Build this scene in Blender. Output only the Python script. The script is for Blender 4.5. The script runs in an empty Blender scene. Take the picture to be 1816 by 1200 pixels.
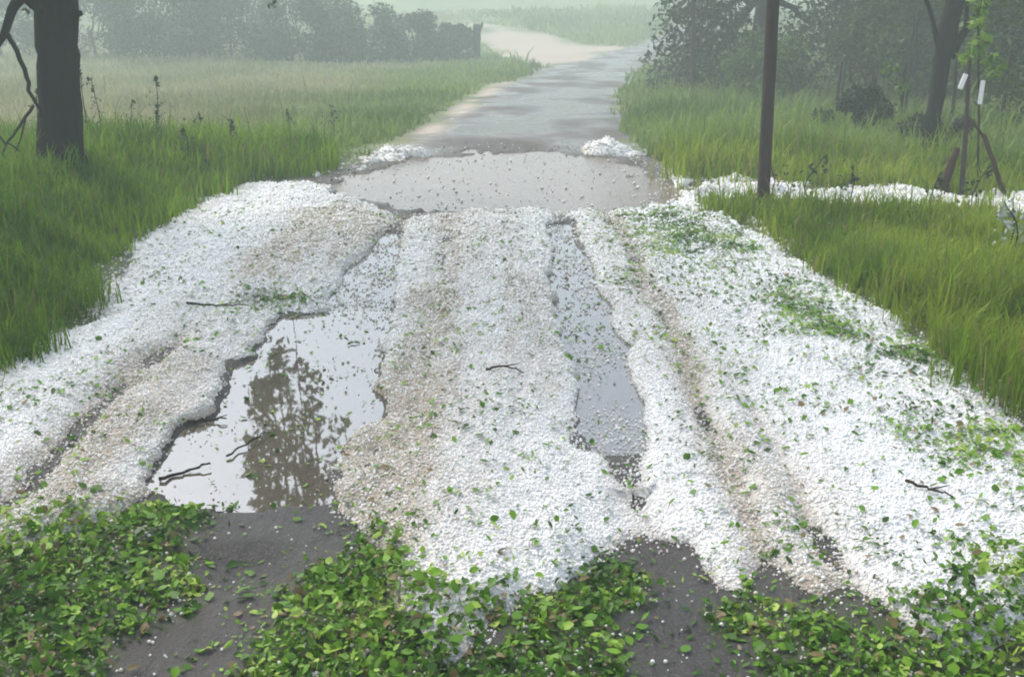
import bpy, math, random
import numpy as np

# ------------------------------------------------------------------ camera, sky, sun, exposure
SC = bpy.context.scene
COL = SC.collection
rng = np.random.default_rng(11)
random.seed(5)

cam_d = bpy.data.cameras.new('camera')
cam = bpy.data.objects.new('camera', cam_d)
COL.objects.link(cam)
cam.location = (0, 0, 1.9)
cam.rotation_euler = (math.radians(90) - math.atan(620 / 1947), 0, 0)
cam_d.sensor_width = 36
cam_d.lens = 36 * 1947 / 1816
cam_d.clip_start = 0.05
cam_d.clip_end = 2000
SC.camera = cam

SUN_EL, SUN_ROT = math.radians(47), math.radians(-42)
world = bpy.data.worlds.new('World')
SC.world = world
world.use_nodes = True
wn = world.node_tree
sky = wn.nodes.new('ShaderNodeTexSky')
sky.sky_type = 'NISHITA'
sky.sun_disc = False
sky.sun_elevation = SUN_EL
sky.sun_rotation = SUN_ROT
sky.air_density = 0.9
sky.dust_density = 2.0
sky.ozone_density = 1.0
bg = wn.nodes['Background']
bg.inputs['Strength'].default_value = 0.15
cloud = wn.nodes.new('ShaderNodeHueSaturation')     # thin overcast: the whole sky paler
cloud.inputs['Saturation'].default_value = 0.58
wn.links.new(sky.outputs[0], cloud.inputs['Color'])
wn.links.new(cloud.outputs[0], bg.inputs[0])

sun_d = bpy.data.lights.new('sun', 'SUN')
sun_d.energy = 1.5
sun_d.angle = math.radians(26)
sun_d.color = (1.0, 0.93, 0.84)
sun = bpy.data.objects.new('sun', sun_d)
COL.objects.link(sun)
sun.rotation_euler = (-(math.radians(90) - SUN_EL), 0, -SUN_ROT)

vs = SC.view_settings
vs.view_transform = 'Standard'
vs.look = 'None'
vs.gamma = 1.0
vs.use_curve_mapping = False
vs.exposure = 1.22
cy = SC.cycles
cy.use_denoising = True
cy.max_bounces = 5
cy.diffuse_bounces = 2
cy.glossy_bounces = 2
cy.transmission_bounces = 3
cy.volume_bounces = 1
cy.caustics_reflective = False
cy.caustics_refractive = False
cy.use_adaptive_sampling = True
cy.adaptive_threshold = 0.02
cy.filter_width = 1.9

# ------------------------------------------------------------------ numeric helpers
def hsh(ix, iy, seed):
    h = (ix.astype(np.int64) * 374761393 + iy.astype(np.int64) * 668265263 + seed * 1274126177) & 0xFFFFFFFF
    h = ((h ^ (h >> 13)) * 1274126177) & 0xFFFFFFFF
    h = (h ^ (h >> 16)) & 0xFFFF
    return h / 65535.0

def noise(x, y, seed=0):
    x = np.asarray(x, float); y = np.asarray(y, float)
    ix, iy = np.floor(x), np.floor(y)
    fx, fy = x - ix, y - iy
    fx = fx * fx * (3 - 2 * fx); fy = fy * fy * (3 - 2 * fy)
    a, b = hsh(ix, iy, seed), hsh(ix + 1, iy, seed)
    c, d = hsh(ix, iy + 1, seed), hsh(ix + 1, iy + 1, seed)
    return ((a + (b - a) * fx) * (1 - fy) + (c + (d - c) * fx) * fy) * 2 - 1

def fbm(x, y, scale, seed=0, octs=4, gain=0.5):
    s = 0.0; amp = 1.0; f = 1.0 / scale
    for o in range(octs):
        s = s + amp * noise(x * f + 17.3 * o, y * f - 9.1 * o, seed + o)
        amp *= gain; f *= 2.03
    return s

def sst(a, b, x):
    t = np.clip((x - a) / (b - a), 0, 1)
    return t * t * (3 - 2 * t)

def gs(x, w):
    return np.exp(-(x / w) ** 2)

def sdf(x, y, poly):
    """distance to a polygon's outline, positive inside"""
    x = np.asarray(x, float); y = np.asarray(y, float)
    d = np.full(x.shape, 1e9); ins = np.zeros(x.shape, bool)
    n = len(poly)
    for i in range(n):
        ax, ay = poly[i]; bx, by = poly[(i + 1) % n]
        ex, ey = bx - ax, by - ay
        t = np.clip(((x - ax) * ex + (y - ay) * ey) / (ex * ex + ey * ey), 0, 1)
        d = np.minimum(d, np.hypot(x - ax - t * ex, y - ay - t * ey))
        c = (ay > y) != (by > y)
        with np.errstate(divide='ignore', invalid='ignore'):
            xi = (bx - ax) * (y - ay) / (by - ay if by != ay else 1e-9) + ax
        ins ^= c & (x < xi)
    return np.where(ins, d, -d)

def polydist(x, y, pts):
    d = np.full(np.shape(x), 1e9)
    for (ax, ay), (bx, by) in zip(pts[:-1], pts[1:]):
        ex, ey = bx - ax, by - ay
        t = np.clip(((x - ax) * ex + (y - ay) * ey) / (ex * ex + ey * ey), 0, 1)
        d = np.minimum(d, np.hypot(x - ax - t * ex, y - ay - t * ey))
    return d

# ------------------------------------------------------------------ the lie of the land
ZB = np.array([(-60, .2), (0, 0), (9, 0), (10.2, -.08), (11.5, -.13), (14.6, -.17), (16, -.24), (18, -.38), (25, -.65),
               (40, -1.1), (60, -1.5), (75, -1.35), (110, .9), (160, 5), (220, 9), (330, 12)])
LE = np.array([(-40, -2.6), (2.7, -2.6), (5.2, -2.6), (5.9, -2.46), (6.7, -2.54), (8.25, -2.9), (9.1, -2.9), (10.7, -2.95), (11.7, -2.8),
               (13, -2.1), (15, -1.65), (16.6, -1.45), (24.6, -1.0), (35, -.3), (49, 1.3), (58, 3.6), (68, 6.7), (90, 15), (130, 30)])
RE = np.array([(-40, 2.3), (2.7, 2.3), (4.5, 2.26), (5.6, 2.2), (7.2, 2.0), (8.45, 1.87), (10.4, 1.65), (12, 1.75), (15, 1.7), (22, 2.15),
               (29, 2.7), (44, 4.8), (62, 8.9), (90, 19), (130, 34)])
TRACK = [(1.4, 11.4), (2.6, 11.0), (3.6, 10.35), (5.0, 10.0), (9.5, 9.7), (16, 10.5)]
JUNCTION = [(-2.8, 84), (-1.4, 72), (1.2, 51), (4, 57), (7.5, 68), (3.5, 74)]
P_LEFT = [(-1.45, 6.5), (-1.04, 6.62), (-.72, 6.4), (-.6, 5.13), (-.66, 4.69), (-.74, 4.36), (-.72, 3.92), (-1.33, 3.9),
          (-1.43, 4.05), (-1.52, 4.62), (-1.56, 5.2), (-1.52, 5.7)]
P_RIGHT = [(.27, 9.3), (.5, 9.3), (.6, 7.3), (.65, 6), (.66, 4.9), (.6, 4.4), (.36, 4.4), (.3, 5), (.29, 5.8), (.25, 7.2)]
P_SLUSH = [(-1.13, 8.9), (-.93, 8.9), (-.82, 7.5), (-.74, 6.2), (-1.0, 6.42), (-1.18, 6.7), (-1.17, 7.6)]
P_FORD = [(-2.0, 12.0), (-1.5, 11.05), (-1.0, 10.15), (0, 10.0), (.7, 10.0), (1.5, 10.55), (2.1, 11.3), (1.75, 12.5), (1.4, 13.8), (.6, 14.6), (-.4, 14.7), (-1.1, 13.9), (-1.7, 13.0)]
POOLS = [(P_LEFT, -.028, .09), (P_RIGHT, -.03, .05), (P_SLUSH, -.03, .05), (P_FORD, -.165, .3)]

def pool_d(i, x, y):
    P, lv, rag = POOLS[i]
    return sdf(x, y, P) + rag * fbm(x, y, .35, 60 + i, 3)

def Hbase(x, y):
    z = np.interp(y, ZB[:, 0], ZB[:, 1])
    le = np.interp(y, LE[:, 0], LE[:, 1]); re = np.interp(y, RE[:, 0], RE[:, 1])
    near = 1 - sst(11, 16, y)
    z = z + .36 * sst(le - .05, le - 1.15, x) * near
    z = z + .06 * sst(re + .05, re + .9, x) * (1 - sst(8.6, 10.3, y)) * sst(1, 3, y)
    z = z + .05 * fbm(x, y, 2.5, 3, 3) * np.clip(sst(le + .2, le - .8, x) + sst(re - .2, re + .8, x), 0, 1)
    z = z + .35 * fbm(x, y, 14, 7, 3) * sst(30, 60, np.hypot(x, y))
    # far right and left rise a little
    z = z + .02 * np.clip(np.abs(x - 2) - 18, 0, 200) * sst(20, 50, y)
    return z

def H(x, y):
    x = np.asarray(x, float); y = np.asarray(y, float)
    z = Hbase(x, y)
    m = (np.abs(x) < 4.5) & (y > 1) & (y < 17)
    if m.any():
        xs, ys = x[m], y[m]; zz = z[m]
        le = np.interp(ys, LE[:, 0], LE[:, 1]); re = np.interp(ys, RE[:, 0], RE[:, 1])
        onr = sst(le, le + .3, xs) * sst(re, re - .3, xs)
        wob = .05 * fbm(xs * .3, ys, 1.2, 21, 3)
        for xr in (-1.03, .47):
            zz = zz - .045 * gs(xs - xr - wob, .26) * onr
        zz = zz + .02 * gs(xs + .27 - wob, .3) * onr
        zz = zz + onr * (.012 * fbm(xs, ys, .5, 30, 4) + .007 * fbm(xs, ys, .12, 33, 3) + .006 * fbm(xs, ys * .25, .09, 35, 2))
        ds = [pool_d(i, xs, ys) for i in range(4)]
        # the rims of the pools stay above the water
        for d, lv in ((np.maximum(np.maximum(ds[0], ds[1]), ds[2]), -.028), (ds[3], -.165)):
            zz = np.where((d <= 0) & (d > -.4), np.maximum(zz, lv + .012 * sst(0, .05, -d) + .004), zz)
        for i, (P, lv, rag) in enumerate(POOLS):
            d = ds[i]
            inside = sst(-.02, .12, d)
            zz = np.where(d > -.02, zz * (1 - inside) + inside * np.minimum(zz, lv - .035), zz)
        z = z.copy(); z[m] = zz
    return z

YF = np.array([(-2.8, 3.2), (-1.9, 3.55), (-1.5, 3.8), (-1.3, 4.2), (-.7, 4.0), (-.6, 3.75), (-.4, 3.3), (-.25, 3.02), (0, 3.08), (.15, 3.22),
               (.3, 3.42), (.45, 3.5), (.65, 3.42), (.76, 3.18), (.95, 3.08), (1.1, 3.1), (1.3, 3.02), (1.5, 3.1), (1.8, 3.35), (2.5, 3.5)])
YB = np.array([(-3.2, 12.2), (-2.6, 12.0), (-1.9, 11.45), (-1.6, 11.0), (-1.0, 9.9), (-.2, 9.7), (.2, 9.75), (.5, 9.9), (1.2, 10.3), (1.7, 10.6)])

def T(x, y):
    """thickness of the hail, negative where there is none; second value: how muddy it is"""
    x = np.asarray(x, float); y = np.asarray(y, float)
    le = np.interp(y, LE[:, 0], LE[:, 1]); re = np.interp(y, RE[:, 0], RE[:, 1])
    w = .05 * fbm(x * .3, y, 1.2, 21, 3)
    n1 = fbm(x, y, .6, 40, 4); n2 = fbm(x, y, .16, 44, 3); n3 = fbm(x, y * .3, .2, 47, 3)
    n4 = fbm(x, y * .1, .13, 49, 3)
    t = .034 + .016 * n1 + .011 * n2 + .008 * n3 + .009 * n4
    nr = sst(2.4, 4.2, y)
    xc = np.interp(y, [3, 4.4, 5.5, 7.2, 9.6], [-.15, -.17, -.11, -.04, -.18])
    t = t + .06 * gs(x - xc - w * .6, .21)                      # ridge between the wheel tracks
    t = t - .022 * gs(x - xc - .16 - w, .06) * (1 - sst(5.5, 7, y))
    t = t + .045 * gs(x - .70 - w, .11) * sst(10, 8.5, y)       # ridge right of the wheel track
    t = t - .035 * gs(x - .88 - w, .085)                        # narrow tyre groove
    t = t + .03 * gs(x - 1.0 - w, .07) * sst(3, 4.5, y)
    t = t - .04 * gs(x - 1.12 - w, .09) * (1 - sst(4.6, 5.3, y))
    t = t + .04 * gs(x - 1.55, .4)
    t = t - .05 * gs(x - 1.36, .05) * gs(y - 5.9, .45)
    t = t - .02 * gs(x + .52 - w, .12) * sst(4, 5, y)           # muddy tyre print left of the ridge
    t = t - .03 * gs(x + .5, .15) * (1 - sst(4.1, 5.0, y))
    t = t + .045 * gs(x + 1.74 - w, .13) * sst(9, 7, y)         # ridge left of the big puddle
    t = t + .06 * gs(x + 1.45, .3) * gs(y - 8.8, 1.1)
    t = t - .062 * (.75 + .45 * n1) * gs(x + 1.93 - w, .11) * (1 - sst(5.6, 6.6, y))
    t = t + .035 * gs(x + 2.2, .2)
    # wheel tracks
    t = t - .05 * gs(x - .46 - w, .14) * (1 - .32 * gs(y - 3.9, .35))
    t = t - .06 * gs(x + 1.0 - w, .12) - .05 * gs(x + 1.03, .2) * (1 - sst(3.8, 4.2, y))
    for i in range(3):
        d = pool_d(i, x, y)
        t = t - .012 * sst(-.16, 0, d) - .09 * sst(-.005, .06, d)
    d = pool_d(3, x, y)
    t = t - .2 * sst(-.06, .03, d)
    # outline of the drift
    e = .12 * fbm(x, y, .4, 50, 4)
    t = t - .1 * sst(.25, -.2, x - le + .12 + e) - .1 * sst(.25, -.2, re + .24 - x + e)
    yf = np.interp(x, YF[:, 0], YF[:, 1]) - .1 + .14 * fbm(x, y, .3, 52, 3)
    t = t - .14 * sst(.32, -.28, y - yf)
    yb = np.interp(x, YB[:, 0], YB[:, 1]) + .15 * fbm(x, y, .4, 54, 3)
    far = sst(-.1, .25, y - yb)
    t = t - .16 * far
    # drifts left beyond the ford
    b = .24 * gs(x + 1.5, .6) * gs(y - 14.2, .42) + .26 * gs(x - 1.27, .42) * gs(y - 14.6, .36)
    b = b + (.13 + .1 * n1 + .05 * n2) * gs(x + 2.5, .8) * gs(y - 13.2, .8)
    b = b + .13 * gs(x + 1.75, .2) * gs(y - 17.5, 2.2) + .13 * gs(x - 2.05, .15) * gs(y - 19.3, .35) + .13 * gs(x + 1.2, .14) * gs(y - 22.5, 1.6)
    t = np.where(far > .3, t + b + .05 * n2 * (b > .03), t)
    t = np.where((t > 0) & (y < 12), .06 * np.tanh(t / .06), t)
    # hail on the side track
    dt = polydist(x, y, TRACK)
    s = .055 - .065 * dt + .065 * fbm(x, y, .3, 57, 4)
    t = np.where((x > re + .05) & (y > 8.6), np.maximum(t, s), t)
    s2 = .05 - .5 * np.hypot((x - 5.23) * .6, y - 18.3) ** 2
    t = np.where((x > 4) & (y > 16), np.maximum(t, s2), t)
    # mud in the hail
    m = .55 * gs(x + 1.72 - w, .26) * (1 - sst(9.5, 11, y)) + .5 * gs(x + 1.3, .55) * gs(y - 9, 1.7)
    m = m + .75 * gs(x + .52 - w, .16) + .8 * gs(x + .55, .25) * gs(y - 4.5, .7)
    m = m + .75 * gs(x - .88 - w, .1) + .4 * gs(x - 1.1, .12) * (1 - sst(4.6, 5.6, y)) + .22 * gs(x - xc, .3)
    m = m + .4 * gs(x + 1.93, .16) * (1 - sst(5.8, 6.6, y)) + .3 * gs(x - .72, .1) * sst(5.5, 8, y)
    m = m + .5 * gs(x - .98, .2) * gs(y - 3.1, .35)
    m = m + .5 * sst(.02, -.004, t) + .45 * ((x > re + .25) & (y > 8.6)) * np.clip(.75 + .8 * n1, 0, 1.4)
    m = np.clip(m * (1.0 + .35 * n1 + .3 * n2 + .3 * n4) + .16 * np.maximum(n1, 0) + .32 * np.maximum(n4, 0) + .13, 0, 1)
    m = m * (1 - .6 * sst(1.0, 1.4, x)) * (1 - .35 * sst(-1.9, -2.2, x))
    return t, m

def mat_zone(x, y):
    """0..1: thick mats of torn leaves across the foreground"""
    e = .16 * fbm(x, y, .22, 110, 4)
    a = sst(.06, -.06, x + 1.22 + e) * sst(.08, -.1, y - np.interp(x, [-2.6, -1.6, -1.3], [3.45, 3.68, 3.72]) + e)
    b = sst(-.05, .1, x + .80 - .25 * (y - 2.8) + e) * sst(.08, -.08, x - .34 + e) * sst(.06, -.08, y - np.interp(x, [-.8, -.5, -.3, -.1, .1, .35], [3.45, 3.68, 3.22, 2.98, 3.15, 3.4]) + e)
    c = sst(-.05, .08, x - .74 + e) * sst(.1, -.12, y - np.interp(x, [.7, .85, 1.1, 1.3, 1.6, 2.5], [3.36, 3.2, 3.2, 3.15, 3.4, 3.7]) + e)
    return np.clip(a + b + c, 0, 1)

def surf(x, y):
    """top of whatever lies there: ground, hail or water"""
    h = H(x, y); t, _ = T(x, y)
    z = np.maximum(h, h + t)
    for i, (P, lv, rag) in enumerate(POOLS):
        z = np.where((pool_d(i, x, y) > 0), np.maximum(z, lv), z)
    return z

# ------------------------------------------------------------------ object helpers
def props(o, label=None, cat=None, group=None, kind=None):
    if label: o['label'] = label
    if cat: o['category'] = cat
    if group: o['group'] = group
    if kind: o['kind'] = kind
    return o

def mesh_np(name, v, f, attrs=None, smooth=True):
    v = np.ascontiguousarray(v, np.float32); f = np.ascontiguousarray(f, np.int32)
    me = bpy.data.meshes.new(name)
    k = f.shape[1]
    me.vertices.add(len(v)); me.loops.add(f.size); me.polygons.add(len(f))
    me.vertices.foreach_set('co', v.ravel())
    me.loops.foreach_set('vertex_index', f.ravel())
    me.polygons.foreach_set('loop_start', np.arange(0, f.size, k, dtype=np.int32))
    me.polygons.foreach_set('use_smooth', np.full(len(f), smooth))
    for an, (ty, data) in (attrs or {}).items():
        a = me.attributes.new(an, ty, 'POINT')
        data = np.ascontiguousarray(data, np.float32)
        a.data.foreach_set('color' if ty == 'FLOAT_COLOR' else 'value', data.ravel())
    me.update(calc_edges=True)
    return me

def obj(name, me, mat=None, parent=None):
    o = bpy.data.objects.new(name, me)
    COL.objects.link(o)
    if mat is not None and not me.materials:
        me.materials.append(mat)
    if parent is not None:
        o.parent = parent
    return o

def empty(name, loc, label, cat, group=None):
    o = bpy.data.objects.new(name, None)
    COL.objects.link(o); o.location = loc; o.empty_display_size = .2
    return props(o, label, cat, group)

def grid_mesh(name, xs, ys, zf, keep=None, attrs=None):
    X, Y = np.meshgrid(xs, ys)
    Z = zf(X, Y)
    nx, ny = len(xs), len(ys)
    idx = np.arange(nx * ny).reshape(ny, nx)
    F = np.stack([idx[:-1, :-1], idx[:-1, 1:], idx[1:, 1:], idx[1:, :-1]], -1).reshape(-1, 4)
    V = np.stack([X, Y, Z], -1).reshape(-1, 3)
    A = attrs(X, Y) if attrs else {}
    A = {k: (ty, d.reshape(len(V), -1)) for k, (ty, d) in A.items()}
    if keep is not None:
        kp = keep(X, Y).ravel()
        F = F[kp[F].any(1)]
        used = np.unique(F); re = np.full(len(V), -1); re[used] = np.arange(len(used))
        V = V[used]; F = re[F]
        A = {k: (ty, d[used]) for k, (ty, d) in A.items()}
    return mesh_np(name, V, F, A)

def tube(pts, rad, sides=8):
    pts = np.asarray(pts, float); rad = np.asarray(rad, float)
    n = len(pts)
    tan = np.gradient(pts, axis=0); tan /= np.linalg.norm(tan, axis=1)[:, None] + 1e-9
    ref = np.array([0.31, 0.95, 0.05]) if abs(tan[0][2]) > .6 else np.array([0, 0, 1.0])
    u = np.cross(tan, ref); u /= np.linalg.norm(u, axis=1)[:, None] + 1e-9
    w = np.cross(tan, u)
    a = np.linspace(0, 2 * math.pi, sides, endpoint=False)
    V = pts[:, None] + rad[:, None, None] * (np.cos(a)[None, :, None] * u[:, None] + np.sin(a)[None, :, None] * w[:, None])
    V = V.reshape(-1, 3)
    F = []
    for i in range(n - 1):
        for j in range(sides):
            k = (j + 1) % sides
            F.append((i * sides + j, i * sides + k, (i + 1) * sides + k, (i + 1) * sides + j))
    F = np.array(F)
    # caps as degenerate fans
    c0, c1 = len(V), len(V) + 1
    V = np.vstack([V, pts[0], pts[-1]])
    cap = [(c0, (j + 1) % sides, j, j) for j in range(sides)]
    cap += [(c1, (n - 1) * sides + j, (n - 1) * sides + (j + 1) % sides, (n - 1) * sides + (j + 1) % sides) for j in range(sides)]
    return V, F, np.array(cap)[:, :3]

class Bag:
    """collects triangles for one mesh"""
    def __init__(s): s.v = []; s.f = []; s.n = 0
    def add(s, V, F):
        F = np.asarray(F)
        if F.shape[1] == 4:
            F = np.vstack([F[:, [0, 1, 2]], F[:, [0, 2, 3]]])
        s.v.append(V); s.f.append(F + s.n); s.n += len(V)
    def tube(s, pts, rad, sides=8):
        V, F, C = tube(pts, rad, sides)
        F = np.vstack([F[:, [0, 1, 2]], F[:, [0, 2, 3]], C])
        s.v.append(V); s.f.append(F + s.n); s.n += len(V)
    def mesh(s, name, smooth=True):
        return mesh_np(name, np.vstack(s.v), np.vstack(s.f), None, smooth)

def smooth_path(pts, n=14, jit=0.0, seed=0):
    pts = np.asarray(pts, float)
    t = np.linspace(0, len(pts) - 1, n)
    out = np.empty((n, 3))
    P = np.vstack([2 * pts[0] - pts[1], pts, 2 * pts[-1] - pts[-2]])
    for k, tt in enumerate(t):
        i = min(int(tt), len(pts) - 2); s = tt - i
        p0, p1, p2, p3 = P[i], P[i + 1], P[i + 2], P[i + 3]
        out[k] = .5 * (2 * p1 + (p2 - p0) * s + (2 * p0 - 5 * p1 + 4 * p2 - p3) * s * s + (3 * p1 - p0 - 3 * p2 + p3) * s ** 3)
    if jit:
        r = np.random.default_rng(seed)
        out[1:-1] += r.normal(0, jit, (n - 2, 3))
    return out

def rot_frames(n, r, tilt):
    """random orthonormal frames: a = along the leaf, b = across, c = normal; tilt = spread from lying flat"""
    az = r.uniform(0, 2 * math.pi, n); el = r.normal(0, tilt, n); ro = r.normal(0, tilt, n)
    a = np.stack([np.cos(az) * np.cos(el), np.sin(az) * np.cos(el), np.sin(el)], 1)
    b0 = np.stack([-np.sin(az), np.cos(az), np.zeros(n)], 1)
    c0 = np.cross(a, b0)
    b = b0 * np.cos(ro)[:, None] + c0 * np.sin(ro)[:, None]
    c = np.cross(a, b)
    return a, b, c

LEAF_V = np.array([(0, 0, 0), (.33, -.3, .04), (.33, 0, -.03), (.33, .3, .04), (.68, -.25, .03), (.68, 0, -.05), (.68, .25, .03), (1, 0, -.1)])
LEAF_F = np.array([(0, 1, 2), (0, 2, 3), (1, 4, 5), (1, 5, 2), (2, 5, 6), (2, 6, 3), (4, 7, 5), (5, 7, 6)])
CARD_V = np.array([(0, 0, 0), (.45, -.28, .05), (1, 0, -.05), (.5, .3, .05)])
CARD_F = np.array([(0, 1, 2), (0, 2, 3)])

def leaves(pos, size, r, tilt=.5, template='leaf', tint=None, width=1.0):
    TV, TF = (LEAF_V, LEAF_F) if template == 'leaf' else (CARD_V, CARD_F)
    n = len(pos)
    a, b, c = rot_frames(n, r, tilt)
    size = np.broadcast_to(size, (n,))
    wd = width * r.uniform(.4, 1.25, n)
    cup = r.uniform(-1.2, 2.0, n)
    V = pos[:, None] + size[:, None, None] * (
        (TV[None, :, 0, None] - .45) * a[:, None] + TV[None, :, 1, None] * wd[:, None, None] * b[:, None]
        + TV[None, :, 2, None] * cup[:, None, None] * c[:, None])
    F = TF[None] + (np.arange(n) * len(TV))[:, None, None]
    tn = r.uniform(0, 1, n) if tint is None else tint
    return V.reshape(-1, 3), F.reshape(-1, 3), np.repeat(tn, len(TV))

# ------------------------------------------------------------------ materials
def new_mat(name):
    m = bpy.data.materials.new(name); m.use_nodes = True
    nt = m.node_tree
    return m, nt, nt.nodes['Principled BSDF'], nt.nodes['Material Output']

def N(nt, ty, **kw):
    n = nt.nodes.new(ty)
    for k, v in kw.items():
        if k in n.inputs.keys(): n.inputs[k].default_value = v
        else: setattr(n, k, v)
    return n

def mixc(nt, fac, a, b):
    n = nt.nodes.new('ShaderNodeMix'); n.data_type = 'RGBA'
    for s, val in ((0, fac), (6, a), (7, b)):
        if hasattr(val, 'is_output'): nt.links.new(val, n.inputs[s])
        elif s == 0: n.inputs[0].default_value = val
        else: n.inputs[s].default_value = (*val, 1)
    return n.outputs[2]

def math_(nt, op, a, b=None, clamp=False):
    n = nt.nodes.new('ShaderNodeMath'); n.operation = op; n.use_clamp = clamp
    for s, val in ((0, a), (1, b)):
        if val is None: continue
        if hasattr(val, 'is_output'): nt.links.new(val, n.inputs[s])
        else: n.inputs[s].default_value = val
    return n.outputs[0]

def ramp(nt, src, stops):
    n = nt.nodes.new('ShaderNodeValToRGB')
    el = n.color_ramp.elements
    while len(el) < len(stops): el.new(.5)
    for e, (p, c) in zip(el, stops):
        e.position = p; e.color = (*c, 1) if len(c) == 3 else c
    nt.links.new(src, n.inputs[0])
    return n.outputs[0]

def nz(nt, scale, detail=4, rough=.55, dim=None):
    tc = nt.nodes.new('ShaderNodeNewGeometry')
    n = nt.nodes.new('ShaderNodeTexNoise')
    n.inputs['Scale'].default_value = scale; n.inputs['Detail'].default_value = detail; n.inputs['Roughness'].default_value = rough
    if dim is not None:
        mp = nt.nodes.new('ShaderNodeMapping'); mp.inputs['Scale'].default_value = dim
        nt.links.new(tc.outputs['Position'], mp.inputs['Vector']); nt.links.new(mp.outputs[0], n.inputs['Vector'])
    else:
        nt.links.new(tc.outputs['Position'], n.inputs['Vector'])
    return n.outputs[0]

def bump(nt, bsdf, h, strength=.4, dist=.01):
    b = nt.nodes.new('ShaderNodeBump'); b.inputs['Strength'].default_value = strength; b.inputs['Distance'].default_value = dist
    nt.links.new(h, b.inputs['Height']); nt.links.new(b.outputs[0], bsdf.inputs['Normal'])

def attr(nt, name, vec=False):
    a = nt.nodes.new('ShaderNodeAttribute'); a.attribute_name = name
    return a.outputs['Color' if vec else 'Fac']

# ground: R mud of the road, G pale tan gravel, B wetness
def m_ground():
    m, nt, b, o = new_mat('ground')
    at = attr(nt, 'cover', True)
    sp = nt.nodes.new('ShaderNodeSeparateColor'); nt.links.new(at, sp.inputs[0])
    n1 = nz(nt, 1.2, 6); n2 = nz(nt, 18, 5, .65); n3 = nz(nt, .11, 4)
    grass = mixc(nt, n1, (.06, .1, .025), (.12, .17, .05))
    grass = mixc(nt, ramp(nt, n3, [(.42, (0, 0, 0)), (.6, (1, 1, 1))]), grass, (.15, .175, .07))
    mud = mixc(nt, n2, (.028, .026, .027), (.07, .063, .06))
    mud = mixc(nt, ramp(nt, nz(nt, 130, 3, .6), [(.56, (0, 0, 0)), (.7, (1, 1, 1))]), mud, (.17, .15, .13))
    mud = mixc(nt, ramp(nt, n1, [(.4, (0, 0, 0)), (.7, (1, 1, 1))]), mud, (.085, .07, .058))
    tan = mixc(nt, n2, (.3, .245, .19), (.44, .37, .3))
    col = mixc(nt, sp.outputs[0], grass, mud)
    col = mixc(nt, sp.outputs[1], col, tan)
    col = mixc(nt, math_(nt, 'MULTIPLY', attr(nt, 'mush'), .8), col, (.06, .095, .02))
    nt.links.new(col, b.inputs['Base Color'])
    wet = math_(nt, 'MULTIPLY', sp.outputs[2], ramp(nt, nz(nt, .7, 4, .5, (1, .5, 1)), [(.38, (.25, .25, .25)), (.6, (1, 1, 1))]))
    rr = nt.nodes.new('ShaderNodeMapRange'); nt.links.new(wet, rr.inputs[0]); rr.inputs[3].default_value = .9; rr.inputs[4].default_value = .16
    nt.links.new(rr.outputs[0], b.inputs['Roughness'])
    b.inputs['IOR'].default_value = 1.45
    bump(nt, b, math_(nt, 'ADD', nz(nt, 45, 6, .75), math_(nt, 'MULTIPLY', nz(nt, 14, 4, .6, (1, .35, 1)), 1.4)), .85, .022)
    return m

def m_hail():
    m, nt, b, o = new_mat('hail')
    d = attr(nt, 'mud')
    n = nz(nt, 60, 5, .7)
    clean = mixc(nt, n, (.73, .715, .69), (.88, .87, .85))
    dirt = mixc(nt, n, (.22, .175, .125), (.5, .42, .33))
    nt.links.new(mixc(nt, d, clean, dirt), b.inputs['Base Color'])
    b.inputs['Roughness'].default_value = .55
    v = nt.nodes.new('ShaderNodeTexVoronoi'); v.inputs['Scale'].default_value = 85
    g = nt.nodes.new('ShaderNodeNewGeometry'); nt.links.new(g.outputs['Position'], v.inputs['Vector'])
    h = math_(nt, 'SUBTRACT', 1.0, v.outputs['Distance'])
    bump(nt, b, h, .8, .008)
    return m

def m_stone():
    m, nt, b, o = new_mat('hailstone')
    d = attr(nt, 'mud'); r = attr(nt, 'tint')
    clean = mixc(nt, r, (.76, .75, .73), (.93, .925, .905))
    dirt = mixc(nt, r, (.36, .3, .225), (.62, .54, .44))
    nt.links.new(mixc(nt, d, clean, dirt), b.inputs['Base Color'])
    b.inputs['Roughness'].default_value = .35
    return m

def m_water(name, col, rough=.03, rip=.15, ior=1.9):
    m, nt, b, o = new_mat(name)
    n = nz(nt, 3.0, 4)
    nt.links.new(mixc(nt, n, tuple(c * .75 for c in col), tuple(c * 1.2 for c in col)), b.inputs['Base Color'])
    b.inputs['Roughness'].default_value = rough
    b.inputs['IOR'].default_value = ior
    bump(nt, b, nz(nt, 9, 3, .5, (1, .45, 1)), rip, .01)
    return m

def m_leafy(name, stops, trans=.3, rough=.5):
    m, nt, b, o = new_mat(name)
    col = ramp(nt, attr(nt, 'tint'), stops)
    nt.links.new(col, b.inputs['Base Color'])
    b.inputs['Roughness'].default_value = rough
    b.inputs['Specular IOR Level'].default_value = .2
    t = nt.nodes.new('ShaderNodeBsdfTranslucent'); nt.links.new(col, t.inputs[0])
    mx = nt.nodes.new('ShaderNodeMixShader'); mx.inputs[0].default_value = trans
    nt.links.new(b.outputs[0], mx.inputs[1]); nt.links.new(t.outputs[0], mx.inputs[2])
    nt.links.new(mx.outputs[0], o.inputs['Surface'])
    return m

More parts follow.
